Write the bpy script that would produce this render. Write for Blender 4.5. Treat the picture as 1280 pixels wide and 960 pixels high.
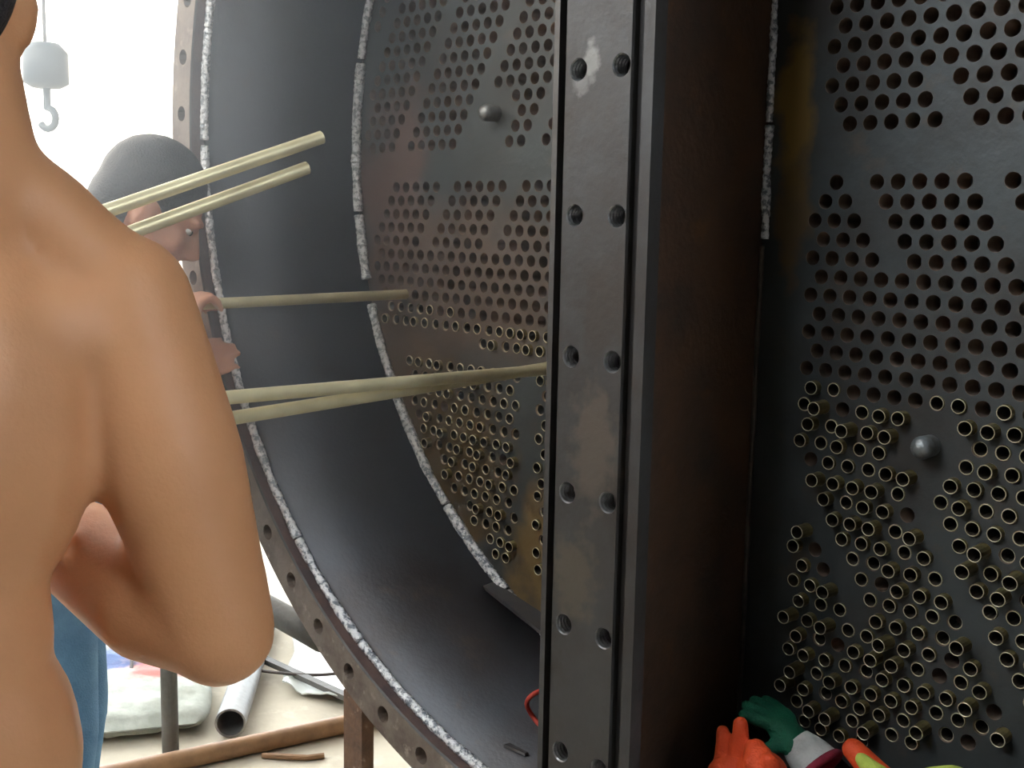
import bpy, bmesh, math, random
from mathutils import Vector, Matrix, noise as mnoise
random.seed(7)
sc = bpy.context.scene
for o in list(bpy.data.objects): bpy.data.objects.remove(o, do_unlink=True)
COL = sc.collection
PI = math.pi
R_ = math.radians

# ---------------------------------------------------------------- camera
cam_d = bpy.data.cameras.new('camera'); cam = bpy.data.objects.new('camera', cam_d); COL.objects.link(cam)
cam_d.sensor_width = 36.0; cam_d.lens = 36.0 * 1427.6 / 1280.0
cam_d.clip_start = 0.02; cam_d.clip_end = 300
yaw, pit, rol = R_(45.380), R_(8.115), R_(1.112)
fd = Vector((-math.sin(yaw)*math.cos(pit), math.cos(yaw)*math.cos(pit), -math.sin(pit)))
rt = Vector((math.cos(yaw), math.sin(yaw), 0)); up = rt.cross(fd)
r2 = rt*math.cos(rol) + up*math.sin(rol); u2 = up*math.cos(rol) - rt*math.sin(rol)
M = Matrix((r2, u2, -fd)).transposed().to_4x4(); M.translation = Vector((1.0101, -1.526, 1.42))
cam.matrix_world = M
sc.camera = cam

# ---------------------------------------------------------------- daylight and exposure
world = bpy.data.worlds.new('overcast_sky'); sc.world = world; world.use_nodes = True
bg = world.node_tree.nodes['Background']
bg.inputs['Color'].default_value = (0.85, 0.93, 1.0, 1); bg.inputs['Strength'].default_value = 9.5
sc.view_settings.view_transform = 'Standard'; sc.view_settings.look = 'None'
sc.view_settings.gamma = 1.0; sc.view_settings.use_curve_mapping = False
sc.view_settings.exposure = 0.15

# ---------------------------------------------------------------- helpers
P = 0.032                                   # tube pitch in metres
def W(x, y, z): return Vector(((x+4.1)*P, y*P, (z+8.967)*P+1.42))
CX, CZ, RR = (-4.6+4.1)*P, (-4.5+8.967)*P+1.42, 31.6*P   # axis and inner radius of the round box

def mat(name, base, alt=None, scale=6.0, rough=0.6, metal=0.0, bump=0.0, bscale=60.0, contrast=(0.4, 0.65), third=None, third_scale=20.0, third_c=(0.6, 0.72), spots=(), spec=0.5, sss=0.0, rough2=None):
    m = bpy.data.materials.new(name); m.use_nodes = True
    nt = m.node_tree; N = nt.nodes; L = nt.links; b = N['Principled BSDF']
    b.inputs['Roughness'].default_value = rough; b.inputs['Metallic'].default_value = metal
    b.inputs['Specular IOR Level'].default_value = spec
    if sss:
        b.inputs['Subsurface Weight'].default_value = sss; b.inputs['Subsurface Radius'].default_value = (0.02, 0.008, 0.004)
    tc = N.new('ShaderNodeTexCoord'); co = tc.outputs['Object']
    col = None
    def ramp_noise(s, c, detail=6.0):
        n = N.new('ShaderNodeTexNoise'); n.inputs['Scale'].default_value = s; n.inputs['Detail'].default_value = detail; n.inputs['Roughness'].default_value = 0.62
        L.new(co, n.inputs['Vector'])
        r = N.new('ShaderNodeMapRange'); r.inputs['From Min'].default_value = c[0]; r.inputs['From Max'].default_value = c[1]
        L.new(n.outputs['Fac'], r.inputs['Value']); return r.outputs['Result']
    def mix(fac, a, bb):
        x = N.new('ShaderNodeMix'); x.data_type = 'RGBA'
        L.new(fac, x.inputs['Factor'])
        if isinstance(a, tuple): x.inputs['A'].default_value = (*a, 1)
        else: L.new(a, x.inputs['A'])
        x.inputs['B'].default_value = (*bb, 1)
        return x.outputs['Result']
    col = base
    if alt is not None: col = mix(ramp_noise(scale, contrast), col, alt)
    if third is not None: col = mix(ramp_noise(third_scale, third_c), col, third)
    for (c, rad, colr, sc3, ns, strength) in spots:            # stains: centre, radius, colour, axis squeeze, noise scale
        sub = N.new('ShaderNodeVectorMath'); sub.operation = 'SUBTRACT'; L.new(co, sub.inputs[0]); sub.inputs[1].default_value = c
        mul = N.new('ShaderNodeVectorMath'); mul.operation = 'MULTIPLY'; L.new(sub.outputs[0], mul.inputs[0]); mul.inputs[1].default_value = sc3
        ln = N.new('ShaderNodeVectorMath'); ln.operation = 'LENGTH'; L.new(mul.outputs[0], ln.inputs[0])
        n = N.new('ShaderNodeTexNoise'); n.inputs['Scale'].default_value = ns; n.inputs['Detail'].default_value = 5.0; L.new(co, n.inputs['Vector'])
        a = N.new('ShaderNodeMath'); a.operation = 'MULTIPLY_ADD'; L.new(n.outputs['Fac'], a.inputs[0]); a.inputs[1].default_value = rad*1.6; a.inputs[2].default_value = -rad*0.8
        s = N.new('ShaderNodeMath'); s.operation = 'ADD'; L.new(ln.outputs['Value'], s.inputs[0]); L.new(a.outputs[0], s.inputs[1])
        r = N.new('ShaderNodeMapRange'); r.inputs['From Min'].default_value = rad; r.inputs['From Max'].default_value = rad*0.55
        r.inputs['To Max'].default_value = strength
        L.new(s.outputs[0], r.inputs['Value'])
        col = mix(r.outputs['Result'], col, colr)
    if isinstance(col, tuple): b.inputs['Base Color'].default_value = (*col, 1)
    else: L.new(col, b.inputs['Base Color'])
    if rough2 is not None:
        rn = ramp_noise(scale*2.3, (0.35, 0.7)); rr = N.new('ShaderNodeMapRange'); L.new(rn, rr.inputs['Value'])
        rr.inputs['To Min'].default_value = rough; rr.inputs['To Max'].default_value = rough2; L.new(rr.outputs['Result'], b.inputs['Roughness'])
    if bump > 0:
        n = N.new('ShaderNodeTexNoise'); n.inputs['Scale'].default_value = bscale; n.inputs['Detail'].default_value = 6.0; L.new(co, n.inputs['Vector'])
        bp = N.new('ShaderNodeBump'); bp.inputs['Strength'].default_value = bump; bp.inputs['Distance'].default_value = 0.004
        L.new(n.outputs['Fac'], bp.inputs['Height']); L.new(bp.outputs['Normal'], b.inputs['Normal'])
    return m

def mesh_obj(name, verts, faces, m, parent=None, smooth=False):
    me = bpy.data.meshes.new(name); me.from_pydata([tuple(v) for v in verts], [], faces); me.update()
    if smooth:
        for f in me.polygons: f.use_smooth = True
    me.materials.append(m)
    o = bpy.data.objects.new(name, me); COL.objects.link(o)
    if parent: o.parent = parent
    return o
def empty(name, loc=(0, 0, 0), rz=0.0):
    o = bpy.data.objects.new(name, None); COL.objects.link(o); o.location = loc; o.rotation_euler = (0, 0, rz); o.empty_display_size = 0.1
    return o
def tag(o, label=None, cat=None, group=None, kind=None):
    if label: o['label'] = label
    if cat: o['category'] = cat
    if group: o['group'] = group
    if kind: o['kind'] = kind
    return o
class MB:
    def __init__(s): s.v = []; s.f = []
    def add(s, vs, fs):
        n = len(s.v); s.v += [Vector(v) for v in vs]; s.f += [tuple(i+n for i in f) for f in fs]
    def box(s, lo, hi):
        x0, y0, z0 = lo; x1, y1, z1 = hi
        s.add([(x0,y0,z0),(x1,y0,z0),(x1,y1,z0),(x0,y1,z0),(x0,y0,z1),(x1,y0,z1),(x1,y1,z1),(x0,y1,z1)],
              [(0,3,2,1),(4,5,6,7),(0,1,5,4),(1,2,6,5),(2,3,7,6),(3,0,4,7)])
    def frame(s, d):
        d = Vector(d).normalized(); a = Vector((0,0,1)) if abs(d.z) < 0.9 else Vector((1,0,0))
        x = d.cross(a).normalized(); return x, d.cross(x).normalized(), d
    def sweep(s, pts, rads, n=12, cap=True):
        pts = [Vector(p) for p in pts]; k = len(pts); base = len(s.v)
        if not isinstance(rads, (list, tuple)): rads = [rads]*k
        x, y, _ = s.frame(pts[1]-pts[0]); prev = (pts[1]-pts[0]).normalized()
        for i, p in enumerate(pts):
            d = (pts[min(i+1,k-1)]-pts[max(i-1,0)]).normalized()
            q = prev.rotation_difference(d); x = q @ x; y = q @ y; prev = d
            for a in range(n):
                t = 2*PI*a/n; s.v.append(p + (x*math.cos(t)+y*math.sin(t))*rads[i])
        for i in range(k-1):
            for a in range(n):
                b = (a+1) % n
                s.f.append((base+i*n+a, base+i*n+b, base+(i+1)*n+b, base+(i+1)*n+a))
        if cap:
            s.f.append(tuple(base+a for a in reversed(range(n)))); s.f.append(tuple(base+(k-1)*n+a for a in range(n)))
    def pipe(s, p0, p1, ro, ri, n=16):
        p0 = Vector(p0); p1 = Vector(p1); x, y, d = s.frame(p1-p0); base = len(s.v)
        for p, r in ((p0,ri),(p0,ro),(p1,ro),(p1,ri)):
            for a in range(n):
                t = 2*PI*a/n; s.v.append(p+(x*math.cos(t)+y*math.sin(t))*r)
        for k in range(4):
            for a in range(n):
                b = (a+1) % n; k2 = (k+1) % 4
                s.f.append((base+k*n+a, base+k*n+b, base+k2*n+b, base+k2*n+a))
    def capsule(s, p0, r0, p1, r1, n=14, flat=None):
        p0 = Vector(p0); p1 = Vector(p1); x, y, d = s.frame(p1-p0) if (p1-p0).length > 1e-6 else (Vector((1,0,0)), Vector((0,1,0)), Vector((0,0,1)))
        if flat: 
            ax = Vector(flat[0]).normalized(); ax = (ax - d*ax.dot(d)).normalized(); x = ax; y = d.cross(x)
            fx, fy = flat[1], flat[2]
        else: fx = fy = 1.0
        rings = []
        for i in range(1, 5): a = PI/2*(1-i/4.0); rings.append((p0 - d*r0*math.sin(a), r0*math.cos(a)))
        for i in range(0, 4): a = PI/2*i/4.0; rings.append((p1 + d*r1*math.sin(a), r1*math.cos(a)))
        base = len(s.v); s.v.append(p0-d*r0)
        for c, r in rings:
            for a in range(n):
                t = 2*PI*a/n; s.v.append(c+x*math.cos(t)*r*fx+y*math.sin(t)*r*fy)
        s.v.append(p1+d*r1); top = len(s.v)-1; k = len(rings)
        for a in range(n):
            b = (a+1) % n
            s.f.append((base, base+1+b, base+1+a))
            for i in range(k-1): s.f.append((base+1+i*n+a, base+1+i*n+b, base+1+(i+1)*n+b, base+1+(i+1)*n+a))
            s.f.append((top, base+1+(k-1)*n+a, base+1+(k-1)*n+b))
    def ell(s, c, r, rot=None, n=16, m=10):
        c = Vector(c); base = len(s.v); q = rot or Matrix.Identity(3)
        s.v.append(c + q @ Vector((0,0,r[2])))
        for i in range(1, m):
            t = PI*i/m
            for a in range(n):
                f = 2*PI*a/n; s.v.append(c + q @ Vector((r[0]*math.sin(t)*math.cos(f), r[1]*math.sin(t)*math.sin(f), r[2]*math.cos(t))))
        s.v.append(c + q @ Vector((0,0,-r[2]))); last = len(s.v)-1
        for a in range(n):
            b = (a+1) % n
            s.f.append((base, base+1+a, base+1+b))
            for i in range(m-2): s.f.append((base+1+i*n+a, base+1+(i+1)*n+a, base+1+(i+1)*n+b, base+1+i*n+b))
            s.f.append((last, base+1+(m-2)*n+b, base+1+(m-2)*n+a))
    def build(s, name, m, parent=None, smooth=False): return mesh_obj(name, s.v, s.f, m, parent, smooth)
    def remesh(s, name, m, parent=None, voxel=0.008, it=8, fac=0.5):
        o = mesh_obj(name, s.v, s.f, m, None, True)
        r = o.modifiers.new('r', 'REMESH'); r.mode = 'VOXEL'; r.voxel_size = voxel; r.use_smooth_shade = True
        sm = o.modifiers.new('s', 'SMOOTH'); sm.factor = fac; sm.iterations = it
        dg = bpy.context.evaluated_depsgraph_get(); dg.update()
        me = bpy.data.meshes.new_from_object(o.evaluated_get(dg)); o.modifiers.clear(); old = o.data; o.data = me; bpy.data.meshes.remove(old)
        me.name = name
        if not me.materials: me.materials.append(m)
        for f in me.polygons: f.use_smooth = True
        if parent: o.parent = parent
        return o
def lerp(a, b, t): return Vector(a)*(1-t)+Vector(b)*t
def bez(p0, p1, p2, p3, n=24):
    p0, p1, p2, p3 = map(Vector, (p0, p1, p2, p3)); out = []
    for i in range(n+1):
        t = i/n; out.append(p0*(1-t)**3+p1*3*t*(1-t)**2+p2*3*t*t*(1-t)+p3*t**3)
    return out

# ---------------------------------------------------------------- materials
def S(px, pz): v = W(px, 0, pz); return (v.x, v.y, v.z)
M_sheet = mat('tube_sheet_steel', (0.055,0.062,0.062), (0.038,0.034,0.03), 5.0, 0.5, 0.25, 0.25, 70, (0.42,0.68), (0.085,0.068,0.052), 14.0, (0.58,0.75),
    spots=((S(-16.5,-29.5), 0.17, (0.20,0.13,0.05), (1,1,1.0), 14.0, 0.85), (S(-2.35,-3.6), 0.085, (0.24,0.145,0.032), (2.2,1,0.62), 16.0, 0.9), (S(-2.2,-8.6), 0.06, (0.15,0.09,0.03), (1.6,1,0.6), 22.0, 0.7),
           (S(-32.5,-8), 0.22, (0.15,0.09,0.072), (1.6,1,0.8), 9.0, 0.75), (S(-31,-18.2), 0.13, (0.16,0.105,0.06), (1.0,1,1.3), 12.0, 0.7), (S(-27,-24.0), 0.22, (0.11,0.07,0.025), (1,1,1), 18.0, 0.75), (S(-25,-13), 0.30, (0.125,0.085,0.062), (0.8,1,1.6), 8.0, 0.75)))
M_bar = mat('machined_bar_steel', (0.044,0.043,0.043), (0.032,0.026,0.022), 7.0, 0.45, 0.2, 0.15, 90, (0.4,0.7), (0.035,0.03,0.026), 11.0, (0.55,0.72), rough2=0.6,
    spots=(((-.014,-.381,1.628), .016, (0.17,0.165,0.155), (1,1,.55), 60.0, .9), ((-.030,-.381,1.600), .016, (0.13,0.125,0.12), (1,1,1), 90.0, .8), ((.01,-.381,1.12), .06, (0.095,0.075,0.058), (1.3,1,.6), 40.0, .7), ((-.02,-.381,.93), .05, (0.085,0.07,0.05), (1,1,.7), 45.0, .7), ((.02,-.381,1.30), .05, (0.035,0.027,0.022), (1,1,.6), 30.0, .8)))
M_shell = mat('shell_plate_steel', (0.095,0.105,0.125), (0.075,0.07,0.075), 3.5, 0.5, 0.3, 0.2, 120, (0.42,0.68), (0.125,0.10,0.085), 9.0, (0.6,0.78))
M_flange = mat('rusty_flange_steel', (0.185,0.15,0.125), (0.11,0.08,0.065), 14.0, 0.65, 0.15, 0.5, 90, (0.42,0.62), (0.30,0.25,0.21), 40.0, (0.58,0.7))
M_flange_bore = mat('flange_bore_rust', (0.12,0.075,0.065), (0.07,0.05,0.05), 20.0, 0.6, 0.2, 0.4, 90)
M_rust = mat('divider_rust', (0.10,0.05,0.026), (0.05,0.033,0.024), 6.0, 0.6, 0.2, 0.5, 60, (0.4,0.66), (0.16,0.07,0.022), 9.0, (0.6,0.78))
M_weld = mat('lit_weld', (0.96,0.98,1.0), (0.26,0.29,0.32), 110.0, 0.24, 0.35, 1.0, 330, (0.47,0.58))  # weld highlights put into the colour: near-white flecked with grey
M_thread = mat('bright_thread', (0.26,0.26,0.26), (0.16,0.16,0.16), 60.0, 0.28, 0.8)
M_bore = mat('reamed_bore', (0.36,0.27,0.21), (0.15,0.115,0.09), 18.0, 0.36, 0.55, 0.0, 60, (0.4,0.65))
M_weld_shaded = mat('shaded_weld', (0.10,0.08,0.06), (0.05,0.04,0.035), 30.0, 0.5, 0.4, 0.5, 160)  # dark copy of the weld, its lack of light put into the colour
M_brass = mat('tube_brass', (0.26,0.21,0.085), (0.12,0.09,0.04), 25.0, 0.40, 0.6, 0.1, 200, (0.45,0.7))
M_tube_inside = mat('dark_tube_inside', (0.03,0.025,0.018), (0.05,0.035,0.02), 30.0, 0.7)  # near-black colour for the inner tube walls
M_rim = mat('cut_brass', (0.80,0.72,0.50), (0.58,0.50,0.32), 40.0, 0.35, 0.4)
M_brass_pale = mat('pale_brass_tube', (0.72,0.66,0.42), (0.58,0.52,0.32), 12.0, 0.36, 0.4, 0.05, 200)
M_stud = mat('stud_steel', (0.30,0.32,0.32), (0.16,0.15,0.14), 40.0, 0.4, 0.6, 0.4, 120)
M_dark = mat('dark_inside', (0.03,0.028,0.026), (0.02,0.018,0.016), 5.0, 0.8)
M_body = mat('condenser_outside', (0.12,0.11,0.10), (0.16,0.09,0.06), 4.0, 0.7, 0.1)
M_legrust = mat('leg_rust', (0.20,0.105,0.06), (0.11,0.065,0.045), 22.0, 0.8, 0.0, 0.8, 60, (0.4,0.65), (0.30,0.20,0.14), 50.0, (0.6,0.7))
M_floor = mat('dusty_concrete', (0.60,0.55,0.44), (0.45,0.40,0.32), 2.2, 0.9, 0.0, 0.6, 18, (0.35,0.7), (0.68,0.63,0.52), 11.0, (0.55,0.75), spec=0.2)
M_wall = mat('hall_plaster', (0.11,0.105,0.10), (0.08,0.078,0.075), 1.5, 0.9, spec=0.2)
M_roof = mat('hall_roof_sheet', (0.08,0.08,0.085), (0.06,0.06,0.06), 1.5, 0.8, spec=0.2)
M_skin1 = mat('tanned_skin', (0.64,0.315,0.155), (0.56,0.265,0.125), 5.0, 0.5, 0.0, 0.12, 220, (0.35,0.7), sss=0.08, spec=0.35)
M_skin2 = mat('brown_skin', (0.55,0.29,0.19), (0.46,0.23,0.15), 6.0, 0.5, 0.0, 0.1, 220, (0.35,0.7), sss=0.08, spec=0.35)
M_hair = mat('black_hair', (0.018,0.018,0.022), (0.03,0.028,0.03), 60.0, 0.5, 0.0, 0.9, 260)
M_jeans = mat('blue_denim', (0.11,0.22,0.33), (0.08,0.17,0.27), 18.0, 0.85, 0.0, 0.5, 300, spec=0.2)
M_trouser = mat('khaki_trouser', (0.16,0.14,0.11), (0.12,0.105,0.085), 12.0, 0.85, 0.0, 0.5, 200, spec=0.2)
M_shoe = mat('shoe_canvas', (0.06,0.075,0.05), (0.04,0.05,0.035), 20.0, 0.8)
M_sole = mat('shoe_sole', (0.03,0.03,0.03), None, 5, 0.8)
M_eye = mat('eye_white', (0.7,0.7,0.68), None, 5, 0.3)
M_iris = mat('eye_dark', (0.02,0.012,0.008), None, 5, 0.2)
M_lip = mat('lip_skin', (0.30,0.115,0.085), None, 5, 0.5)
M_orange = mat('orange_rubber', (0.90,0.10,0.022), (0.80,0.08,0.018), 25.0, 0.6, 0.0, 0.5, 350)
M_lime = mat('lime_knit', (0.62,0.72,0.13), (0.5,0.6,0.10), 40.0, 0.85, 0.0, 0.6, 400)
M_green = mat('green_rubber', (0.012,0.17,0.085), (0.008,0.12,0.06), 30.0, 0.55, 0.0, 0.8, 300)
M_white_knit = mat('white_knit', (0.66,0.66,0.62), (0.5,0.5,0.47), 30.0, 0.9, 0.0, 0.6, 300)
M_maroon = mat('maroon_hem', (0.30,0.02,0.05), (0.2,0.012,0.03), 40.0, 0.85, 0.0, 0.5, 400)
M_red = mat('red_cord', (0.55,0.07,0.045), (0.42,0.05,0.035), 40.0, 0.7, 0.0, 0.4, 300)
M_steel_pipe = mat('galvanised_pipe', (0.26,0.26,0.25), (0.17,0.165,0.16), 12.0, 0.5, 0.1, 0.2, 90)
M_post = mat('grey_post', (0.12,0.115,0.105), (0.085,0.08,0.07), 16.0, 0.7, 0.1, 0.5, 60)
M_pole = mat('brown_pole', (0.33,0.18,0.085), (0.21,0.115,0.06), 12.0, 0.6, 0.0, 0.4, 40)
M_tarp = mat('white_sheeting', (0.72,0.74,0.70), (0.60,0.62,0.57), 6.0, 0.7, 0.0, 0.3, 40)
M_sack = mat('woven_sack', (0.50,0.52,0.46), (0.33,0.35,0.30), 9.0, 0.8, 0.0, 0.5, 60, spots=(((0.06,0.02,0.06), 0.13, (0.50,0.12,0.10), (1,1,1), 10.0, 0.9), ((-0.10,0.12,0.06), 0.12, (0.06,0.11,0.28), (1,1,1), 14.0, 0.9)))
M_cable = mat('dark_cable', (0.055,0.04,0.035), None, 5, 0.6)
M_hook = mat('pale_hoist_paint', (0.06,0.09,0.12), (0.05,0.07,0.09), 6.0, 0.5)
M_edge = mat('dark_plate_strip', (0.07,0.07,0.075), (0.10,0.09,0.085), 10.0, 0.5, 0.3)

# ---------------------------------------------------------------- the hall
def struct(name, mb, m): return tag(mb.build(name, m), kind='structure')
mb = MB(); mb.box((-60,-40,-0.1), (9,60,0)); tag(struct('floor', mb, M_floor), 'dusty grey concrete floor of the repair hall')
YB = -2.35                                  # unseen wall set close, high sill added so daylight fades downward
mb = MB(); mb.box((4.0,YB,0), (4.3,14,1.9)); mb.box((4.0,YB,4.9), (4.3,14,5.4)); mb.box((4.0,-.2,1.9), (4.3,14,4.9)); mb.box((4.0,YB,1.9), (4.3,-1.5,4.9)); tag(struct('wall_right', mb, M_wall), 'plaster wall on the closed side of the hall, its high window added to light the bare back')  # window opening added to light the nearer worker from the right
mb = MB(); mb.box((-4.5,YB-.25,0), (4.3,YB,2.15)); mb.box((0.3,YB-.25,2.15), (4.3,YB,4.9)); mb.box((-4.5,YB-.25,4.9), (4.3,YB,5.4)); tag(struct('wall_back', mb, M_wall), 'plaster wall behind the photographer with a high window band added to shape the daylight')
mb = MB(); mb.box((-4.5,YB,0), (-4.25,-0.8,1.0)); tag(struct('wall_left', mb, M_wall), 'low plaster parapet added along the open side to block low daylight')  # unseen low wall added to cut off low daylight
mb = MB(); mb.box((-2.0,14,0), (4.3,14.3,5.4)); tag(struct('wall_front', mb, M_wall), 'plain plaster wall at the far end of the hall')
mb = MB(); mb.box((-4.5,YB-.25,5.4), (4.3,14.3,5.6)); tag(struct('ceiling', mb, M_roof), 'grey sheet roof over the hall')

# ---------------------------------------------------------------- the condenser
cond = tag(empty('condenser', (0,0,0)), 'opened steel condenser water box with perforated tube sheet and bolted round flange', 'condenser')
s3 = math.sqrt(3)/2
BX, BZ = -4.6, -4.5
def kind_of(x, j):
    """what the lattice point carries: None, 'h' an empty hole, 't' a hole with a brass tube in it"""
    z = -j*s3; r = math.hypot(x-BX, z-BZ)
    eq = lambda a: abs(x-a) < 0.1
    if x > -3:
        if x < -1.2 or r > 29.6 or j in (6, 7): return None
        if j < 6:
            if j == 5 and x < 0: return None
            if j >= 3 and (eq(4.5+.5*(j-3)) or eq(10.5+.5*(j-3)) or eq(16.5+.5*(j-3))): return None
            if j % 2 == 0 and x < -0.1: return None
            return 'h'
        if j <= 12:
            if j == 8 and x < 0: return None
            if j in (9, 11) and x < -0.6: return None
            for a in (1, 7, 13, 19):
                if eq(a+.5*(j-8)): return None
            return 'h'
        if j <= 18: return 'h'
        if j == 19: return 'h' if 1 < x < 5 else 't'
        if j == 20 and 4.5 < x < 6.5: return None
        if j == 21 and 4 < x < 7: return None
        if j == 22 and 3.5 < x < 6.5: return None
        if j == 23 and eq(5.5): return None
        if j >= 24 and (eq(5+.5*(j-24)) or eq(11+.5*(j-24)) or eq(17+.5*(j-24))): return None
        if 24 <= j <= 31 and x <= -1+.5*(j-24)+.1 and x > -1+.5*(j-24)-.1: return None
        if 24 <= j <= 26 and x < -1+.5*(j-24): return None
        return 't'
    if j == 20 and -18.2 < x < -16.8: return 'h'
    if x > -6 or r > 30.5 or j in (6, 7, 20): return None
    if j < 6:
        for a in (-21, -15, -9, -27, -33):
            if eq(a-.5*(j+4)): return None
        if j == 2 and -24.2 < x < -21.8: return None
        if j == 3 and -24.7 < x < -21.3: return None
        if j == 4 and -25.2 < x < -21.8: return None
        if j == 5 and -25.7 < x < -22.3: return None
        return 'h'
    if j <= 13 and x < -32.1-.5*(j-8): return None
    if j <= 12:
        for a in (-9, -15, -21, -27):
            if eq(a-.5*(j-8)): return None
        return 'h'
    if j <= 16: return 'h'
    if j == 17: return 't' if x < -25.8 else 'h'
    if j == 18: return 't' if x > -33.2 else None
    if j == 19: return 't' if x > -23.7 else None
    if j > 34 or (j == 34 and x > -18): return None
    if j <= 23 and x < -30.6: return None
    if j % 2 and eq(-19.5): return None
    if j % 2 == 0 and (eq(-20) or eq(-19)): return None
    return 't'
NH = 24; HR = 0.335; verts = []; faces = []; tubes = []; bores = []
def vid(v): verts.append(v); return len(verts)-1
for j in range(-33, 40):
    for i in range(-38, 30):
        x = i + (0.5 if j % 2 else 0.0); z = -j*s3
        if math.hypot(x-BX, z-BZ) > 31.6+0.62: continue
        k = kind_of(x, j)
        hexv = [(x+math.cos(R_(30+60*a))/math.sqrt(3), z+math.sin(R_(30+60*a))/math.sqrt(3)) for a in range(6)]
        if k is None:
            faces.append(tuple(vid(W(a, 0, b)) for a, b in hexv)); continue
        if k == 't': tubes.append((x, j))
        out = []; q = NH//6
        for a in range(6):
            for t in range(q):
                f = t/q; out.append((hexv[a][0]*(1-f)+hexv[(a+1)%6][0]*f, hexv[a][1]*(1-f)+hexv[(a+1)%6][1]*f))
        ang = [math.atan2(b-z, a-x) for a, b in out]
        o_ = [vid(W(a, 0, b)) for a, b in out]
        c0 = [vid(W(x+(HR+.02)*math.cos(t), 0, z+(HR+.02)*math.sin(t))) for t in ang]
        c1 = [vid(W(x+HR*math.cos(t), .03, z+HR*math.sin(t))) for t in ang]
        c2 = [vid(W(x+HR*math.cos(t), 1.3, z+HR*math.sin(t))) for t in ang]
        for n in range(NH):
            m_ = (n+1) % NH
            bores += [len(faces)+1, len(faces)+2]; faces += [(o_[n], o_[m_], c0[m_], c0[n]), (c0[n], c0[m_], c1[m_], c1[n]), (c1[n], c1[m_], c2[m_], c2[n])]
sheet = mesh_obj('tube_sheet', verts, faces, M_sheet, cond); sheet.data.materials.append(M_bore)
for k in bores: sheet.data.polygons[k].material_index = 1
def ring(name, ri, ro, y0, y1, m, parent, n=160, smooth=False):
    mb = MB(); b = []
    for k in range(n):
        t = 2*PI*k/n; c, s_ = math.cos(t), math.sin(t)
        for r, y in ((ri, y0), (ro, y0), (ro, y1), (ri, y1)): mb.v.append(Vector((CX+r*c, y, CZ+r*s_)))
    for k in range(n):
        a = 4*k; d = 4*((k+1) % n)
        for q in range(4): mb.f.append((a+q, a+(q+1)%4, d+(q+1)%4, d+q))
    return mb.build(name, m, parent, smooth)
ring('sheet_rim', RR-0.004, RR+0.085, -0.001, 0.045, M_body, cond)
shell = ring('shell', RR, RR+0.016, -11.45*P, 0.0, M_shell, cond, 192)
me = shell.data
for f in me.polygons: f.use_smooth = abs(f.normal.y) < 0.5
ring('barrel', RR+0.02, RR+0.036, 0.045, 2.6, M_body, cond, 96)
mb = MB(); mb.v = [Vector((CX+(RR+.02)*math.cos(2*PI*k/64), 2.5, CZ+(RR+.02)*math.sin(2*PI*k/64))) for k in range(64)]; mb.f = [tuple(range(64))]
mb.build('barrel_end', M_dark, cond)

# flange with real bolt holes
F0, F1, FR0, FR1, HB = -12.35*P, -11.2*P, RR+0.006, 33.95*P, 32.85*P
mb = MB(); NB = 62; hn = 20; hr = 0.0145; ph0 = R_(180+49.45)
da = 2*PI/NB
def pol(t, r, y): return Vector((CX+r*math.cos(t), y, CZ+r*math.sin(t)))
ch = 0.003
for k in range(NB):
    t0 = ph0+da*k
    sq = []
    for a in range(hn):
        f = a/hn*4; e = int(f); f -= e
        cs = [(-1,-1),(1,-1),(1,1),(-1,1)]
        u = cs[e][0]*(1-f)+cs[(e+1)%4][0]*f; v = cs[e][1]*(1-f)+cs[(e+1)%4][1]*f
        t = t0+u*da/2; r = (FR0+ch) + (v+1)/2*(FR1-FR0-ch)
        sq.append((t, r))
    b = len(mb.v)
    for t, r in sq: mb.v.append(pol(t, r, F0))
    cen = pol(t0, HB, F0)
    for t, r in sq:
        d = pol(t, r, F0)-cen; d.normalize(); mb.v.append(cen+d*hr)
    for t, r in sq:
        d = pol(t, r, F0)-cen; d.normalize(); mb.v.append(cen+d*hr+Vector((0, F1-F0, 0)))
    for t, r in sq: mb.v.append(pol(t, r, F1))
    for a in range(hn):
        c = (a+1) % hn
        mb.f += [(b+a, b+c, b+hn+c, b+hn+a), (b+hn+a, b+hn+c, b+2*hn+c, b+2*hn+a), (b+2*hn+a, b+2*hn+c, b+3*hn+c, b+3*hn+a)]
    for s_ in range(5):
        ta = t0-da/2+da*s_/5; tb = t0-da/2+da*(s_+1)/5
        mb.add([pol(ta,FR1,F0), pol(tb,FR1,F0), pol(tb,FR1,F1), pol(ta,FR1,F1)], [(0,1,2,3)])
flange = mb.build('flange', M_flange, cond)
mb = MB()
for k in range(240):
    ta = 2*PI*k/240; tb = 2*PI*(k+1)/240
    mb.add([pol(ta,FR0+ch,F0), pol(tb,FR0+ch,F0), pol(tb,FR0,F0+ch), pol(ta,FR0,F0+ch)], [(0,1,2,3)])
mb.build('flange_edge', M_bar, flange)
mb = MB()
for k in range(240):
    ta = 2*PI*k/240; tb = 2*PI*(k+1)/240
    mb.add([pol(ta,FR0,F0+ch), pol(tb,FR0,F0+ch), pol(tb,FR0,F1), pol(ta,FR0,F1)], [(0,1,2,3)])
mb.build('flange_bore', M_flange_bore, flange)

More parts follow.
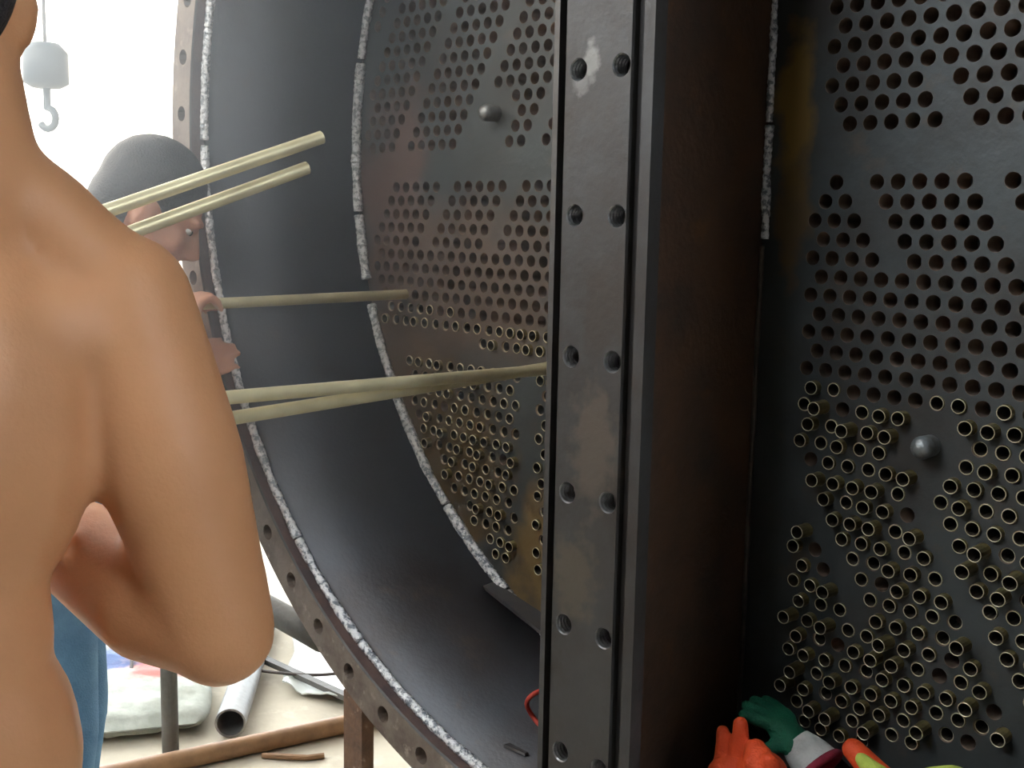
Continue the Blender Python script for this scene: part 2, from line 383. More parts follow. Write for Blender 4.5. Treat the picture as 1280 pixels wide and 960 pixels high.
# weld beads: a rippled bead swept along a path
def bead(name, pts, rad, m, parent, seed=0, ripple=0.10, step=0.005):
    rads = []
    acc = 0.0; prev = pts[0]; out = []
    for i, p in enumerate(pts):
        acc += (Vector(p)-Vector(prev)).length; prev = p
        w = abs(math.sin(PI*acc/step*0.5))
        nz = mnoise.noise(Vector((acc*22, seed*7.1, 0)))
        rads.append(rad*(1-ripple+ripple*w+0.30*nz+0.16*mnoise.noise(Vector((acc*150, seed*3.3, 1)))))
        out.append(Vector(p)+Vector((mnoise.noise(Vector((acc*9, seed, 3)))*rad*0.35, 0, mnoise.noise(Vector((acc*9, seed, 9)))*rad*0.35)))
    mb = MB(); mb.sweep(out, rads, 8); return mb.build(name, m, parent, True)
def arc(t0, t1, r, y, n): return [pol(t0+(t1-t0)*k/n, r, y) for k in range(n+1)]
for s_, (a0, a1) in enumerate(((100, 169), (169.5, 187.3), (187.8, 195.8), (199.0, 226), (226.3, 239.0), (239.3, 266))):
    bead('weld_bead', arc(R_(a0), R_(a1), RR-0.006, -0.008, int((a1-a0)*10)), 0.0108 if s_ else 0.009, M_weld, cond, s_)
bead('weld_bead', arc(R_(-86), R_(80), RR-0.006, -0.008, 900), 0.008, M_weld_shaded, cond, 9)
for s_, (a0, a1) in enumerate(((95, 180), (180.5, 226), (226.3, 239.5), (239.8, 268), (268.4, 300))):
    bead('weld_bead', arc(R_(a0), R_(a1), RR+0.0005, -11.5*P, int((a1-a0)*10)), 0.0085, M_weld, cond, 20+s_)

# partition plate and its drilled face bar
DT = 0.0105
mb = MB(); mb.box((-DT,-11.2*P,CZ-RR+.002), (DT,-0.0005,CZ+RR-.002)); div = mb.build('partition_plate', M_rust, cond)
zs = lambda z0, z1, x: [Vector((x, -0.006, z0+(z1-z0)*k/(abs(z1-z0)/0.0017))) for k in range(int(abs(z1-z0)/0.0017)+1)]
bead('weld_bead', zs(2.45,1.575,DT+.005), 0.0055, M_weld, div, 31)
bead('weld_bead', zs(1.572,1.40,DT+.006), 0.0072, M_weld, div, 32)
bead('weld_bead', zs(1.39,0.57,DT+.003), 0.0042, M_weld_shaded, div, 33)
for z0, z1 in ((2.45,1.5), (1.49,0.57)): bead('weld_bead', zs(z0,z1,-DT-.005), 0.006, M_weld_shaded, div, 34)
YF = -11.9*P; HW = 2.69*P; px = 0.0426*P
prof = [(-HW, YF+.004), (-HW+.0115, YF+.002), (-HW+.0115, YF+.015), (-HW+.0265, YF+.015), (-HW+.0265, YF)]
xl = -HW+.0265; xr = HW-.0335
prof2 = [(xr, YF), (xr, YF+.015), (HW-.0165, YF+.015), (HW-.0165, YF+.003), (HW, YF+.004), (HW, YF+.028), (-HW, YF+.028)]
thread_faces = []; cap_faces = []
zb, zt = CZ-RR*0.985, CZ+RR*0.985
mb = MB()
pf = prof+prof2
for k in range(len(pf)):
    a = pf[k]; b = pf[(k+1) % len(pf)]
    if a == (xl, YF) and b == (xr, YF): continue
    nseg = 1
    mb.add([(a[0],a[1],zb), (b[0],b[1],zb), (b[0],b[1],zt), (a[0],a[1],zt)], [(0,1,2,3)])
for zc in (zb, zt): mb.add([(a[0],a[1],zc) for a in pf], [tuple(range(len(pf)))])
holes_z = [1.6195+0.1905*k for k in range(-5, 5)]
hn = 24; hr = 0.0137
edges_z = [zb]+[(holes_z[k]+holes_z[k+1])/2 for k in range(len(holes_z)-1)]+[zt]
xm = 0.0
for k, hz in enumerate(holes_z):
    for hx, xa, xb in ((-0.0372, xl, xm), (0.0366, xm, xr)):
        za, zz = edges_z[k], edges_z[k+1]; cs = [(xa,za),(xb,za),(xb,zz),(xa,zz)]; b = len(mb.v); pts = []
        for a in range(hn):
            f = a/hn*4; e = int(f); f -= e
            pts.append((cs[e][0]*(1-f)+cs[(e+1)%4][0]*f, cs[e][1]*(1-f)+cs[(e+1)%4][1]*f))
        angs = [R_(225)+2*PI*a/hn for a in range(hn)]
        for q in pts: mb.v.append(Vector((q[0], YF, q[1])))
        for t in angs: mb.v.append(Vector((hx+(hr+.0016)*math.cos(t), YF, hz+(hr+.0016)*math.sin(t))))
        for t in angs: mb.v.append(Vector((hx+hr*math.cos(t), YF+.002, hz+hr*math.sin(t))))
        nth = 12
        for q in range(nth):
            for t in angs: mb.v.append(Vector((hx+(hr-(.0012 if q % 2 else 0))*math.cos(t), YF+.004+.003*q, hz+(hr-(.0012 if q % 2 else 0))*math.sin(t))))
        lv = 3+nth
        for l in range(lv-1):
            for a in range(hn):
                c = (a+1) % hn
                if l > 0: thread_faces.append(len(mb.f))
                mb.f.append((b+l*hn+a, b+l*hn+c, b+(l+1)*hn+c, b+(l+1)*hn+a))
        cap_faces.append(len(mb.f)); mb.f.append(tuple(b+(lv-1)*hn+a for a in range(hn)))
pb = mb.build('partition_bar', M_bar, cond); pb.data.materials.append(M_thread)
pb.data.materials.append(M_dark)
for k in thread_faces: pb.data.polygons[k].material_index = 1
for k in cap_faces: pb.data.polygons[k].material_index = 2  # hole bottoms coloured near-black in place of deep-hole shade

# studs in the tube sheet
for (sx, sz) in ((-22.65,-2.69), (5.33,-18.36)):
    c = W(sx, 0, sz); mb = MB()
    mb.sweep([c+Vector((0,.01,0)), c+Vector((0,-.004,0)), c+Vector((0,-.026,0)), c+Vector((0,-.034,0)), c+Vector((0,-.038,0))], [.0155,.0155,.0165,.013,.006], 20)
    mb.build('stud', M_stud, sheet, True)

# brass tubes in the sheet
LV = [-0.10, 0.04, 0.14, 0.26, 0.38, 0.5, 0.66, 0.85]
def tube_mesh(pr):
    mb = MB(); n = 14; ro, ri = .328*P, .286*P
    for y, r in ((.25*P, ro), (-pr*P, ro), (-pr*P-.0006, (ro+ri)/2), (-pr*P, ri), (1.6*P, ri)):
        for a in range(n):
            t = 2*PI*a/n; mb.v.append(Vector((r*math.cos(t), y, r*math.sin(t))))
    for l in range(4):
        for a in range(n):
            c = (a+1) % n; mb.f.append((l*n+a, l*n+c, (l+1)*n+c, (l+1)*n+a))
    return mb
TM = []
for pr in LV:
    mb = tube_mesh(pr); me = bpy.data.meshes.new('tube'); me.from_pydata([tuple(v) for v in mb.v], [], mb.f); me.materials.append(M_brass); me.materials.append(M_rim); me.materials.append(M_tube_inside)
    for f in me.polygons:
        if 14 <= f.index < 42: f.material_index = 1
        elif f.index >= 42: f.material_index = 2
    TM.append((me, mb))
cl = cam.location.copy(); inv = M.inverted()
cand = []
for x, j in tubes:
    p = W(x, 0, -j*s3); q = inv @ p
    u = 640+1427.6*q.x/-q.z; v = 480-1427.6*q.y/-q.z
    vis = -10 < u < 1290 and -10 < v < 970 and not (x < -3 and x > -18.9)
    rnd = random.random(); miss = 0.06 if x > -3 else 0.04
    if x > -3: pr = random.choice([0,1,1,2,3,4,4,5,6,7]) 
    else: pr = random.choice([0,0,0,1,1,2,2,3]) if j < 25 else random.choice([0,0,1,1,2,3,4])
    if rnd < miss: continue
    cand.append(((p-cl).length if vis else 99+(p-cl).length, x, j, pr))
cand.sort()
rest = MB()
for n, (dist, x, j, pr) in enumerate(cand):
    p = W(x, 0, -j*s3)
    tilt = (random.uniform(-.05,.05), random.uniform(-.05,.05))
    if n < 300 and dist < 99:
        o = bpy.data.objects.new('tube', TM[pr][0]); COL.objects.link(o); o.parent = sheet; o.location = p; o.rotation_euler = (tilt[0], 0, tilt[1])
    else: rest.add([p+v for v in TM[pr][1].v], TM[pr][1].f)
print('tubes', len(cand), 'visible', sum(c[0] < 99 for c in cand))
fld = tag(rest.build('tube_field', M_brass, sheet), kind='stuff'); fld.data.materials.append(M_rim); fld.data.materials.append(M_tube_inside)
for f in fld.data.polygons:
    if 14 <= f.index % 56 < 42: f.material_index = 1
    elif f.index % 56 >= 42: f.material_index = 2

# strip of plate lying along the bottom of the box, drain stub, supports
def onshell(deg, y, lift=0.0): return pol(R_(deg), RR-lift, y)
mb = MB(); T_ = [(-.558,-.046,.713), (-.09,-.10,.612), (-.09,-.014,.612), (-.562,-.014,.714)]
mb.add([Vector(q) for q in T_]+[Vector(q)-Vector((0,0,.007)) for q in T_], [(0,1,2,3), (7,6,5,4), (0,4,5,1), (1,5,6,2), (2,6,7,3), (3,7,4,0)])
mb.build('bottom_strip', M_edge, cond)
for sx in (-0.523, 0.50):
    mb = MB(); mb.box((sx-.026,-.388,0.0), (sx+.026,-.362,CZ-math.sqrt((33.95*P)**2-(abs(sx)-.026)**2)+.004)); mb.build('support_leg', M_legrust, cond)
for sx in (-0.55, 0.55):
    mb = MB(); mb.box((sx-.05,1.6,0.0), (sx+.05,1.7,CZ-math.sqrt((RR+.03)**2-sx**2)+.02)); mb.build('support_leg', M_legrust, cond)
mb = MB(); mb.sweep([(-0.72,-.31,.624), (-0.80,-.31,.629), (-1.5,-.31,.665)], .026, 14); mb.build('support_strut', M_post, cond, True)

# ---------------------------------------------------------------- people
def hand_parts(mb, wrist, d, nrm, side, curl=(0.5, 0.7, 0.5), s=1.0):
    """palm and five fingers; d along the hand, nrm out of the palm, side = +1 thumb on +w"""
    wrist = Vector(wrist); d = Vector(d).normalized(); nrm = Vector(nrm); nrm = (nrm-d*nrm.dot(d)).normalized(); w = d.cross(nrm)*side
    mb.capsule(wrist, .026*s, wrist+d*.05*s, .030*s, flat=(w, 1.15, .62))
    mb.capsule(wrist+d*.03*s, .030*s, wrist+d*.078*s, .028*s, flat=(w, 1.45, .52))
    lens = (.070, .082, .076, .060)
    for k in range(4):
        b = wrist + d*(.088-.004*abs(k-1))*s + w*(.031-.0205*k)*s
        dirv = (d + w*(.10-.07*k)).normalized(); ang = 0.0; L0 = lens[k]*s; p = b - d*.02*s; rads = (.0098, .0092, .0086, .0074)
        mb.capsule(p, .0105*s, b, rads[0]*s, 10)
        q = b
        for seg, fr in enumerate((.44, .31, .25)):
            ang += curl[seg]
            dd = dirv*math.cos(ang)+nrm*math.sin(ang); e = q+dd*L0*fr
            mb.capsule(q, rads[seg]*s, e, rads[seg+1]*s, 10); q = e
    tb = wrist+d*.026*s+w*.026*s; td = (d*.62+w*.72+nrm*.30).normalized()
    t1 = tb+td*.038*s; t2 = t1+(td*.7+d*.35+nrm*.35).normalized()*.030*s; t3 = t2+(td*.35+d*.45+nrm*.65).normalized()*.026*s
    mb.capsule(tb, .0145*s, t1, .0118*s, 10); mb.capsule(t1, .0116*s, t2, .0108*s, 10); mb.capsule(t2, .0106*s, t3, .0085*s, 10)

def head_parts(mb, C, q, s=1.0):
    C = Vector(C); T = lambda a: C+q @ (Vector(a)*s)
    mb.ell(T((0,-.012,.025)), (.074*s,.095*s,.098*s), q); mb.ell(T((0,.03,-.03)), (.062*s,.062*s,.075*s), q)
    mb.ell(T((0,.045,-.065)), (.050*s,.046*s,.048*s), q); mb.ell(T((0,.074,-.098)), (.022*s,.018*s,.018*s), q)
    mb.capsule(T((0,.088,.012)), .008*s, T((0,.108,-.028)), .0135*s, 10)
    for k in (-1, 1):
        mb.ell(T((.013*k,.098,-.032)), (.010*s,.011*s,.009*s), q); mb.ell(T((.03*k,.078,.028)), (.028*s,.016*s,.011*s), q)
        mb.ell(T((.042*k,.062,-.02)), (.022*s,.02*s,.022*s), q); mb.ell(T((.076*k,-.008,-.012)), (.010*s,.022*s,.033*s), q)
    return T
def person(name, loc, rz, J, skin, hairm, trous, label, vox=0.0075):
    e = tag(empty(name, loc, rz), label, 'person')
    mb = MB()
    pel, wai, che, nek, hed = (Vector(J[k]) for k in ('pelvis','waist','chest','neck','head'))
    ax = (che-wai).normalized()
    TW = Matrix.Rotation(R_(J.get('twist', 0)), 3, 'Z')
    def tilt(v): return Vector((0,0,1)).rotation_difference(v.normalized()).to_matrix() @ TW
    AR = J.get('arm', 1.0); mb.ell(pel, J.get('pel_r', (.152,.108,.135)), tilt(wai-pel)); mb.ell(wai, (.138,.100,.155), tilt(che-pel)); mb.ell(che, J.get('chest_r', (.160,.118,.195)), tilt(nek-wai))
    mb.capsule(pel, .11, wai, .105); mb.capsule(wai, .105, che, .11)
    ns = nek+(hed-nek)*0.15
    for sd, k in ((1,'r'), (-1,'l')):
        sh, el, wr = Vector(J['sh_'+k]), Vector(J['el_'+k]), Vector(J['wr_'+k])
        mb.capsule(lerp(che, nek, .35), .085, lerp(che, sh, .72), .072)
        mb.capsule(ns, .048, lerp(ns, sh, .55)+Vector((0,0,.012)), .046); mb.capsule(lerp(ns, sh, .5)+Vector((0,0,.008)), .046, sh, .052)
        mb.ell(sh+Vector((0,0,-.012)), (.060,.060,.064))
        mb.capsule(lerp(che, sh, .55)+Vector((0,0,-.06)), .065, lerp(che, sh, .45)+Vector((0,0,-.14)), .05)
        mb.capsule(sh, .060, lerp(sh, el, .45), .058*AR); mb.capsule(lerp(sh, el, .45), .058*AR, el, .045*AR)
        mb.ell(lerp(sh, el, .5), (.057*AR,.058*AR,.12), tilt(el-sh))
        fm = lerp(el, wr, .3)
        mb.ell(el, (.045*AR,.045*AR,.046*AR)); FO = J.get('fore', 1.0)*AR; mb.capsule(el, .043*AR, fm, .050*FO); mb.capsule(fm, .050*FO, wr, .030*FO)
        h = J['hand_'+k]; hand_parts(mb, wr, h[0], h[1], h[2], h[3])
    NR = J.get('neck_r', 1.0); mb.capsule(che+(nek-che)*.5, .075, nek, .060*NR); mb.capsule(nek, .058*NR, hed+Vector((0,0,-.05)), .058*NR)
    q = J['headrot']; T = head_parts(mb, hed, q)
    body = mb.remesh('body', skin, e, vox, 10, 0.5)
    hb = MB(); hb.ell(T((0,-.020,.040)), (.082,.099,.096), q); hb.ell(T((0,-.055,-.005)), (.070,.060,.075), q)
    hb.remesh('hair', hairm, e, 0.007, 3)
    for k in (-1, 1):
        m2 = MB(); m2.ell(T((.030*k,.071,.006)), (.0125,.0095,.0065), q, 12, 8); ey = m2.build('eye', M_eye, e, True)
        m2 = MB(); m2.ell(T((.030*k,.0795,.006)), (.0048,.0025,.0052), q, 10, 6); m2.build('iris', M_iris, ey, True)
    m2 = MB(); m2.ell(T((0,.089,-.066)), (.024,.008,.0085), q, 14, 8); m2.build('mouth', M_lip, e, True)
    tb = MB(); hp = J['hip_top']
    tb.capsule(pel+Vector((0,0,hp)), .120, pel+Vector((0,0,hp-.05)), .125, flat=((1,0,0),1.34,.98))
    for sd, k in ((1,'r'), (-1,'l')):
        hpj = pel+Vector((.082*sd, 0, -.06+J.get('thigh_dz', 0))); kn, an = Vector(J['kn_'+k]), Vector(J['an_'+k])
        tb.capsule(hpj, .094, kn, .070); tb.capsule(kn, .069, an+Vector((0,0,.03)), .056)
        sb = MB(); f = Vector(J.get('toe', (0,1,0))); a0 = Vector((an.x, an.y, 0.045))
        sb.capsule(a0-f*.03, .038, a0+f*.13+Vector((0,0,-.01)), .034, flat=((1,0,0),1.05,.9)); sb.capsule(a0+Vector((0,0,.02)), .036, a0+Vector((0,0,.075)), .034)
        sho = sb.remesh('shoe', M_shoe, e, 0.009, 4)
        so = MB(); so.box((an.x-.042, an.y-.075, .002), (an.x+.042, an.y+.175, .016)); so.build('sole', M_sole, sho)
    tb.remesh('trousers', trous, e, 0.010, 8)
    return e
# the bare-backed worker close to the camera: local x = his right, y = where he faces
rzA = math.atan2(0.291, -0.957) - PI/2
qA = Matrix.Rotation(R_(-3), 3, 'Z') @ Matrix.Rotation(R_(-10), 3, 'X')
JA = dict(pelvis=(-.030,.02,.945), waist=(-.034,.02,1.06), chest=(-.012,.02,1.235), arm=1.12, pel_r=(.155,.115,.17), twist=-25, neck=(.036,.022,1.44), head=(.020,.040,1.60), neck_r=1.18, fore=1.16, thigh_dz=-.22, headrot=qA,
    sh_r=(.163,.0,1.345), el_r=(.228,-.06,1.052), wr_r=(.095,.155,1.112), hand_r=((-.45,.86,.12), (-.6,-.3,.1), 1, (.5,.8,.6)),
    sh_l=(-.165,.13,1.34), el_l=(-.215,.36,1.20), wr_l=(-.165,.515,1.262), hand_l=((.10,.98,.10), (0.1,0,-1), 1, (.7,1.0,.8)),
    kn_r=(.07,.06,.49), an_r=(.08,.0,.08), kn_l=(-.15,.08,.49), an_l=(-.16,.03,.08), hip_top=-.24)
person('person', (.006,-1.22,0), rzA, JA, M_skin1, M_hair, M_trouser, 'shirtless person with tanned bare back and bent right elbow, nearest the camera')
# the second worker beyond him, bent towards the tube sheet
rzB = math.atan2(0.897, 0.441) - PI/2
qB = Matrix.Rotation(R_(-34), 3, 'X')
JB = dict(pelvis=(0,-.165,.87), waist=(0,-.135,1.0), chest=(0,-.065,1.14), neck=(0,.0,1.30), head=(0,.035,1.425), headrot=qB,
    sh_r=(.175,-.035,1.255), el_r=(.235,-.03,1.005), wr_r=(.125,.075,1.19), hand_r=((-.35,.25,.85), (-.5,.8,-.2), 1, (.8,.9,.7)),
    sh_l=(-.175,-.035,1.255), el_l=(-.245,.0,1.0), wr_l=(-.03,.10,1.10), hand_l=((.75,.2,.5), (-.2,.9,.2), -1, (.5,.7,.5)),
    kn_r=(.09,-.150,.46), an_r=(.10,-.19,.08), kn_l=(-.09,-.135,.46), an_l=(-.10,-.175,.08), hip_top=.02)
person('person', (-.981,-.547,0), rzB, JB, M_skin2, M_hair, M_jeans, 'dark-haired person in blue jeans bending towards the flange behind the bare-backed worker')

# ---------------------------------------------------------------- loose brass tubes
def brass_tube(p0, p1, label, m=M_brass_pale, r=.0103):
    p0 = Vector(p0); p1 = Vector(p1); e = tag(empty('brass_tube', p0), label, 'tube', 'loose brass tubes being fitted')
    mb = MB(); mb.pipe((0,0,0), p1-p0, r, r-.0013, 20); o = mb.build('tube_wall', m, e)
    for f in o.data.polygons: f.use_smooth = True
    o.data.set_sharp_from_angle(angle=0.9)
    return e
brass_tube((-.868,-.50,1.259), (-.8608,.03,1.2636), 'single brass tube pushed straight into the left part of the tube sheet')
brass_tube((-.429,-.83,1.164), (-.4128,.03,1.1527), 'upper of two brass tubes running side by side behind the drilled bar')
brass_tube((-.430,-.80,1.126), (-.4448,.03,1.1527), 'lower of two brass tubes running side by side behind the drilled bar')
brass_tube((-.605,-1.12,1.304), (-.513,-.455,1.545), 'slanting brass tube held over the shoulder of the bare-backed worker')
brass_tube((-.600,-1.10,1.266), (-.523,-.476,1.497), 'copy of the slanting brass tube, added below it for its motion blur')  # added second tube standing in for the first one's motion blur

# ---------------------------------------------------------------- gloves on the bottom of the box
def shell_z(x): return CZ-math.sqrt(RR*RR-(x-CX)**2)
g = tag(empty('work_glove', (.17,-.2,shell_z(.17))), 'orange rubber-coated work glove with two fingers standing up beside the partition', 'glove', 'work gloves in the box bottom')
mb = MB()
zf = shell_z(.17); rel = lambda x, y, z: (x-.17, y+.2, z-zf)
mb.capsule(rel(.135,-.195,.608), .034, rel(.147,-.2,.630), .036, flat=((1,.4,0),1.35,.8)); mb.capsule(rel(.19,-.2,.62), .035, rel(.185,-.2,.655), .034, flat=((1,.4,0),1.1,.85))
mb.capsule(rel(.118,-.2,.63), .0145, rel(.119,-.2,.675), .0135, 12); mb.capsule(rel(.119,-.2,.675), .0125, rel(.1165,-.202,.694), .0105, 12)
mb.capsule(rel(.143,-.2,.635), .0150, rel(.1455,-.2,.69), .0145, 12); mb.capsule(rel(.1455,-.2,.69), .0135, rel(.1465,-.203,.717), .0112, 12)
mb.capsule(rel(.169,-.2,.66), .0165, rel(.176,-.206,.690), .0160, 12); mb.capsule(rel(.176,-.206,.690), .0158, rel(.184,-.226,.680), .0140, 12)
mb.capsule(rel(.192,-.2,.655), .0145, rel(.190,-.21,.688), .014, 12); mb.capsule(rel(.190,-.21,.688), .0135, rel(.197,-.229,.672), .012, 12)
mb.capsule(rel(.203,-.2,.645), .0150, rel(.209,-.216,.683), .0135, 12); mb.capsule(rel(.209,-.216,.683), .0130, rel(.2075,-.222,.690), .0115, 12)
mb.remesh('glove_hand', M_orange, g, 0.004, 4)
mb = MB(); mb.capsule(rel(.165,-.197,.607), .038, rel(.165,-.197,.612), .040, flat=((1,.4,0),1.35,.75)); mb.remesh('cuff', M_lime, g, 0.005, 4)

g = tag(empty('work_glove', (.17,-.1,shell_z(.17))), 'green rubber-coated work glove with white cuff and maroon hem', 'glove', 'work gloves in the box bottom')
rel = lambda x, y, z: (x-.17, y+.1, z-shell_z(.17))
mb = MB()
mb.capsule(rel(.148,-.1,.682), .019, rel(.178,-.1,.664), .0225, flat=((0,1,0),1.4,.9))
for k, (dx, dy, dz, l) in enumerate(((-.034,-.03,.010,1), (-.044,-.012,.018,1), (-.044,.008,.020,1), (-.036,.026,.016,1))):
    a = rel(.140+.004*k, -.118+.012*k, .690); mb.capsule(a, .0115, rel(.140+dx*.6, -.1+dy, .690+dz*.5), .0105, 10); mb.capsule(rel(.140+dx*.6, -.1+dy, .690+dz*.5), .0105, rel(.140+dx, -.1+dy*1.1, .690+dz*.62), .009, 10)
mb.capsule(rel(.160,-.125,.664), .0115, rel(.140,-.150,.652), .0095, 10)
mb.remesh('glove_hand', M_green, g, 0.004, 4)
ax0, ax1 = Vector(rel(.176,-.1,.668)), Vector(rel(.236,-.104,.628)); mb = MB(); xx, yy, dd = mb.frame(ax1-ax0)
n = 24; prof_ = ((0,.024),(.2,.029),(.4,.033),(.58,.036),(.66,.037),(.66,.035),(.4,.030),(.1,.022))
for t, r in prof_:
    for a in range(n):
        th = 2*PI*a/n; w_ = 1+.05*math.sin(3*th+t*4)
        mb.v.append(lerp(ax0, ax1, t)+(xx*math.cos(th)+yy*math.sin(th))*r*w_)
for l in range(len(prof_)-1):
    for a in range(n): c = (a+1) % n; mb.f.append((l*n+a, l*n+c, (l+1)*n+c, (l+1)*n+a))
mb.build('cuff', M_white_knit, g, True)
mb = MB()
pts = [lerp(ax0, ax1, .68)+(xx*math.cos(2*PI*a/n)+yy*math.sin(2*PI*a/n))*.0365*(1+.05*math.sin(6*PI*a/n+3.5)) for a in range(n+1)]
mb.sweep(pts, .0065, 8, False); mb.build('hem', M_maroon, g, True)
mb = MB(); mb.ell(lerp(ax0, ax1, .5), (.010,.029,.029), Vector((1,0,0)).rotation_difference(dd).to_matrix()); mb.build('lining', M_maroon, g, True)

g = tag(empty('work_glove', (.33,-.1,shell_z(.33))), 'orange and lime-yellow work glove lying with its thumb raised, rightmost of the gloves', 'glove', 'work gloves in the box bottom')
rel = lambda x, y, z: (x-.33, y+.1, z-shell_z(.33))
mb = MB()
mb.capsule(rel(.268,-.1,.688), .0165, rel(.300,-.1,.668), .0195, 14); mb.capsule(rel(.300,-.1,.668), .0195, rel(.335,-.1,.645), .026, 14)
mb.remesh('thumb', M_orange, g, 0.004, 4)
mb = MB(); mb.capsule(rel(.289,-.115,.6865), .010, rel(.315,-.118,.673), .0165, 12); mb.capsule(rel(.315,-.116,.672), .017, rel(.350,-.11,.648), .027, 12); mb.remesh('thumb_back', M_lime, g, 0.004, 4)
mb = MB(); mb.capsule(rel(.345,-.1,.650), .030, rel(.385,-.1,.670), .031, flat=((0,0,1),.95,1.2)); mb.capsule(rel(.385,-.1,.672), .031, rel(.415,-.1,.684), .033)
mb.remesh('cuff', M_lime, g, 0.005, 4)
mb = MB()
for k in range(4): mb.capsule(rel(.335-.004*k,-.14+.02*k,.630), .0125, rel(.285-.006*abs(k-1),-.145+.022*k,.620), .0105, 10)
mb.capsule(rel(.345,-.11,.652), .028, rel(.365,-.105,.662), .030); mb.remesh('glove_hand', M_orange, g, 0.004, 4)

# ---------------------------------------------------------------- bits left in the box
mb = MB(); zc = shell_z(-.24)
pts = [(0.030*math.cos(t)*.8, 0.012*math.sin(t*2)-.006, .034+.031*math.sin(t)) for t in [2*PI*k/28 for k in range(29)]]
mb.sweep(pts, .0042, 8, False); o = mb.build('cord_loop', M_red, None, True); o.location = (-.247,-.2,zc+.001); o.rotation_euler = (0,0,R_(30))
tag(o, 'loop of red cord standing on the box bottom beside the drilled bar', 'cord')
mb = MB(); mb.add([(-.022,-.003,0),(.018,-.007,0),(.022,.001,0),(-.016,.005,0),(-.020,-.002,.004),(.017,-.005,.003),(.020,.001,.004),(-.014,.004,.006)], [(3,2,1,0),(4,5,6,7),(0,1,5,4),(1,2,6,5),(2,3,7,6),(3,0,4,7)])
o = mb.build('metal_chip', M_edge); o.location = (-.217,-.29,shell_z(-.217)+.003); o.rotation_euler = (0,R_(11),R_(25)); tag(o, 'small dark metal chip on the box bottom below the red cord', 'scrap')

# ---------------------------------------------------------------- yard floor
def pipe_thing(name, p0, p1, ro, ri, m, label, cat, n=24):
    p0 = Vector(p0); p1 = Vector(p1); mb = MB(); mb.pipe((0,0,0), p1-p0, ro, ri, n); o = mb.build(name, m); o.location = p0
    for f in o.data.polygons: f.use_smooth = True
    o.data.set_sharp_from_angle(angle=0.9)
    return tag(o, label, cat)
pipe_thing('steel_pipe', (-1.63,.02,.043), (-2.30,.56,.043), .042, .036, M_steel_pipe, 'short thick grey steel pipe lying on the concrete floor', 'pipe')
pipe_thing('brown_pole', (-1.675,-.62,.026), (-1.40,.447,.026), .025, .020, M_pole, 'long rust-brown pole lying across the floor in front of the grey pipe', 'pole')
st = tag(empty('steel_post', (-1.645,-.150,0)), 'upright grey steel post standing on the floor beside the grey pipe', 'post')
mb = MB(); mb.pipe((0,0,0), (0,0,.72), .022, .017, 20); o = mb.build('tube_wall', M_post, st)
mb = MB(); mb.box((-.05,-.05,.72), (.05,.05,.732)); mb.build('head_plate', M_post, st)
def sheet_thing(name, corners, m, label, cat, seed, amp=.02, n=18, thick=.004):
    c = sum((Vector((*q, 0)) for q in corners), Vector())/4; mb = MB(); top = []
    for side in (1, 0):
        for a in range(n+1):
            for b in range(n+1):
                u, v = a/n, b/n
                q = (Vector(corners[0])*(1-u)*(1-v)+Vector(corners[1])*u*(1-v)+Vector(corners[2])*u*v+Vector(corners[3])*(1-u)*v)
                w = Vector((q.x, q.y, 0)); w += Vector((mnoise.noise(Vector((q.x*4,q.y*4,seed)))*.05, mnoise.noise(Vector((q.x*4,q.y*4,seed+5)))*.05, 0))
                h = max(0.0, amp*(1.0+1.8*mnoise.noise(Vector((q.x*7,q.y*7,seed)))+.8*mnoise.noise(Vector((q.x*19,q.y*19,seed)))))
                mb.v.append(w-c+Vector((0,0,.001+h+(thick if side else 0))))
    N1 = n+1; off = N1*N1
    for a in range(n):
        for b in range(n):
            i = a*N1+b; mb.f.append((i, i+N1, i+N1+1, i+1)); mb.f.append((off+i, off+i+1, off+i+N1+1, off+i+N1))
    for a in range(n):
        for (i, j) in ((a*N1, (a+1)*N1), ((a+1)*N1+n, a*N1+n), (a+1, a), (n*N1+a, n*N1+a+1)): mb.f.append((i, j, off+j, off+i))
    o = mb.build(name, m, None, True); o.location = c
    return tag(o, label, cat)
sheet_thing('plastic_sheet', ((-1.78,.30),(-1.44,.42),(-1.9,1.35),(-2.62,.98)), M_tarp, 'white plastic sheet spread on the floor under the round flange', 'sheeting', 3)
sheet_thing('plastic_sheet', ((-2.75,.98),(-2.0,1.42),(-2.6,2.5),(-3.6,1.9)), M_tarp, 'far white plastic sheet spread on the floor beyond the grey pipe', 'sheeting', 8)
def sack(loc, rz, label, sz, seed):
    mb = MB(); o = None; n, m_ = 40, 30
    for i in range(m_+1):
        v = -1+2*i/m_
        for a in range(n):
            t = 2*PI*a/n; sx = math.copysign(abs(math.cos(t))**.7, math.cos(t)); sz_ = math.copysign(abs(math.sin(t))**.8, math.sin(t))
            e = (1-abs(v)**4)**.5 if abs(v) < 1 else 0.02
            x = sx*sz[0]*(.75+.25*e); z = sz[2]*max(.03, e)*sz_*(1+.45*mnoise.noise(Vector((v*3,sx*3,seed)))+.35*mnoise.noise(Vector((v*9+sx*4,sx*8,seed))))
            mb.v.append(Vector((x, v*sz[1], max(0.0, z+sz[2]*.9))))
    for i in range(m_):
        for a in range(n): c = (a+1) % n; mb.f.append((i*n+a, i*n+c, (i+1)*n+c, (i+1)*n+a))
    mb.f.append(tuple(range(n))); mb.f.append(tuple(m_*n+a for a in reversed(range(n))))
    o = mb.build('woven_sack', M_sack, None, True); o.location = loc; o.rotation_euler = (0,0,rz); return tag(o, label, 'sack', 'sacks on the floor')
sack((-2.05,-.03,0), R_(62), 'white woven sack with red and blue print lying behind the blue jeans', (.20,.32,.045), 1)
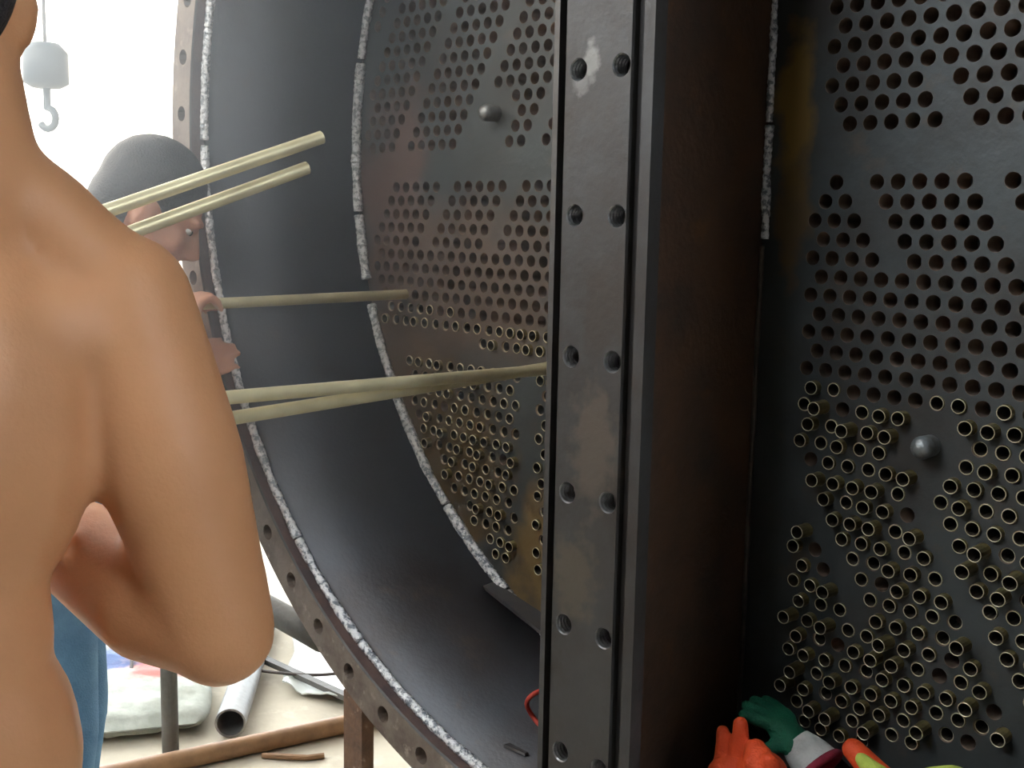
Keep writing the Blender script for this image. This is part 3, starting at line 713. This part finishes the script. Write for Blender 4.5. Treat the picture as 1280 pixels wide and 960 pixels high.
sack((-2.78,.34,0), R_(40), 'second white woven sack, farther from the camera behind the printed one', (.2,.32,.05), 4)
def cable(pts, label, r=.005):
    o_ = Vector(pts[0]); mb = MB(); c = []
    for k in range(0, len(pts)-1, 3): c += bez(pts[k], pts[k+1], pts[k+2], pts[k+3], 20)[(1 if k else 0):]
    mb.sweep([q-o_ for q in c], r, 8); o = mb.build('cable', M_cable, None, True); o.location = o_; return tag(o, label, 'cable', 'cables on the floor')
cable([(-2.28,.05,.10),(-2.1,-.02,.12),(-1.98,-.1,.03),(-1.86,-.19,.006)], 'thin dark cable lying over the printed white sack')
cable([(-2.05,.22,.03),(-1.80,.30,.06),(-1.72,.38,.03),(-1.70,.55,.045)], 'thin dark cable sagging between the grey pipe and the white sheet')
mb = MB(); mb.box((-.0,-.012,0), (.62,.012,.016)); o = mb.build('flat_bar', M_post); o.location = (-1.98,.345,.03); o.rotation_euler = (0,0,R_(3)); tag(o, 'dark flat bar lying along the near edge of the white sheet', 'bar')
mb = MB(); mb.sweep([(-.06,-.05,.006),(-.02,-.02,.008),(.03,.03,.006),(.05,.07,.006)], .008, 8); o = mb.build('metal_offcut', M_pole); o.location = (-1.41,.07,.002); tag(o, 'small curved offcut lying on the concrete beside the brown pole', 'scrap')

# ---------------------------------------------------------------- hoist hook in the bright opening
hk = tag(empty('hoist_hook', (-1.647,-.414,1.622)), 'pale hoist hook hanging in the bright opening beside the worker\'s head', 'hook')
mb = MB(); mb.sweep([(0,0,.15),(0,0,.17),(0,0,.30),(0,0,.34)], [.06,.095,.095,.06], 20); mb.build('hook_block', M_hook, hk, True)
mb = MB(); mb.sweep([(0,0,.15),(0,0,.06)]+[(.0+.045*math.sin(t)*.9-.0, .045*math.sin(t)*.4, .02+.045*math.cos(t)) for t in [R_(a) for a in range(20,260,20)]], .016, 10); mb.build('hook', M_hook, hk, True)
mb = MB(); mb.sweep([(0,0,.34),(0,0,7.25)], .008, 8); mb.build('rope', M_cable, hk)
hk.scale = (.52,.52,.52)

# ---------------------------------------------------------------- haze box added to stand in for lens glare near the opening
hz = bpy.data.materials.new('glare_haze'); hz.use_nodes = True; nt = hz.node_tree; nt.nodes.remove(nt.nodes['Principled BSDF'])
vs = nt.nodes.new('ShaderNodeVolumeScatter'); vs.inputs['Color'].default_value = (0.70,0.84,1.0,1); vs.inputs['Density'].default_value = 0.36; vs.inputs['Anisotropy'].default_value = 0.66
nt.links.new(vs.outputs[0], nt.nodes['Material Output'].inputs['Volume'])
mb = MB(); mb.box((-4.15,YB+.1,.95), (-.12,5.0,5.3)); o = mb.build('glare_haze', hz); tag(o, 'thin bluish haze added to stand in for lens glare around the bright opening', 'haze', kind='stuff')
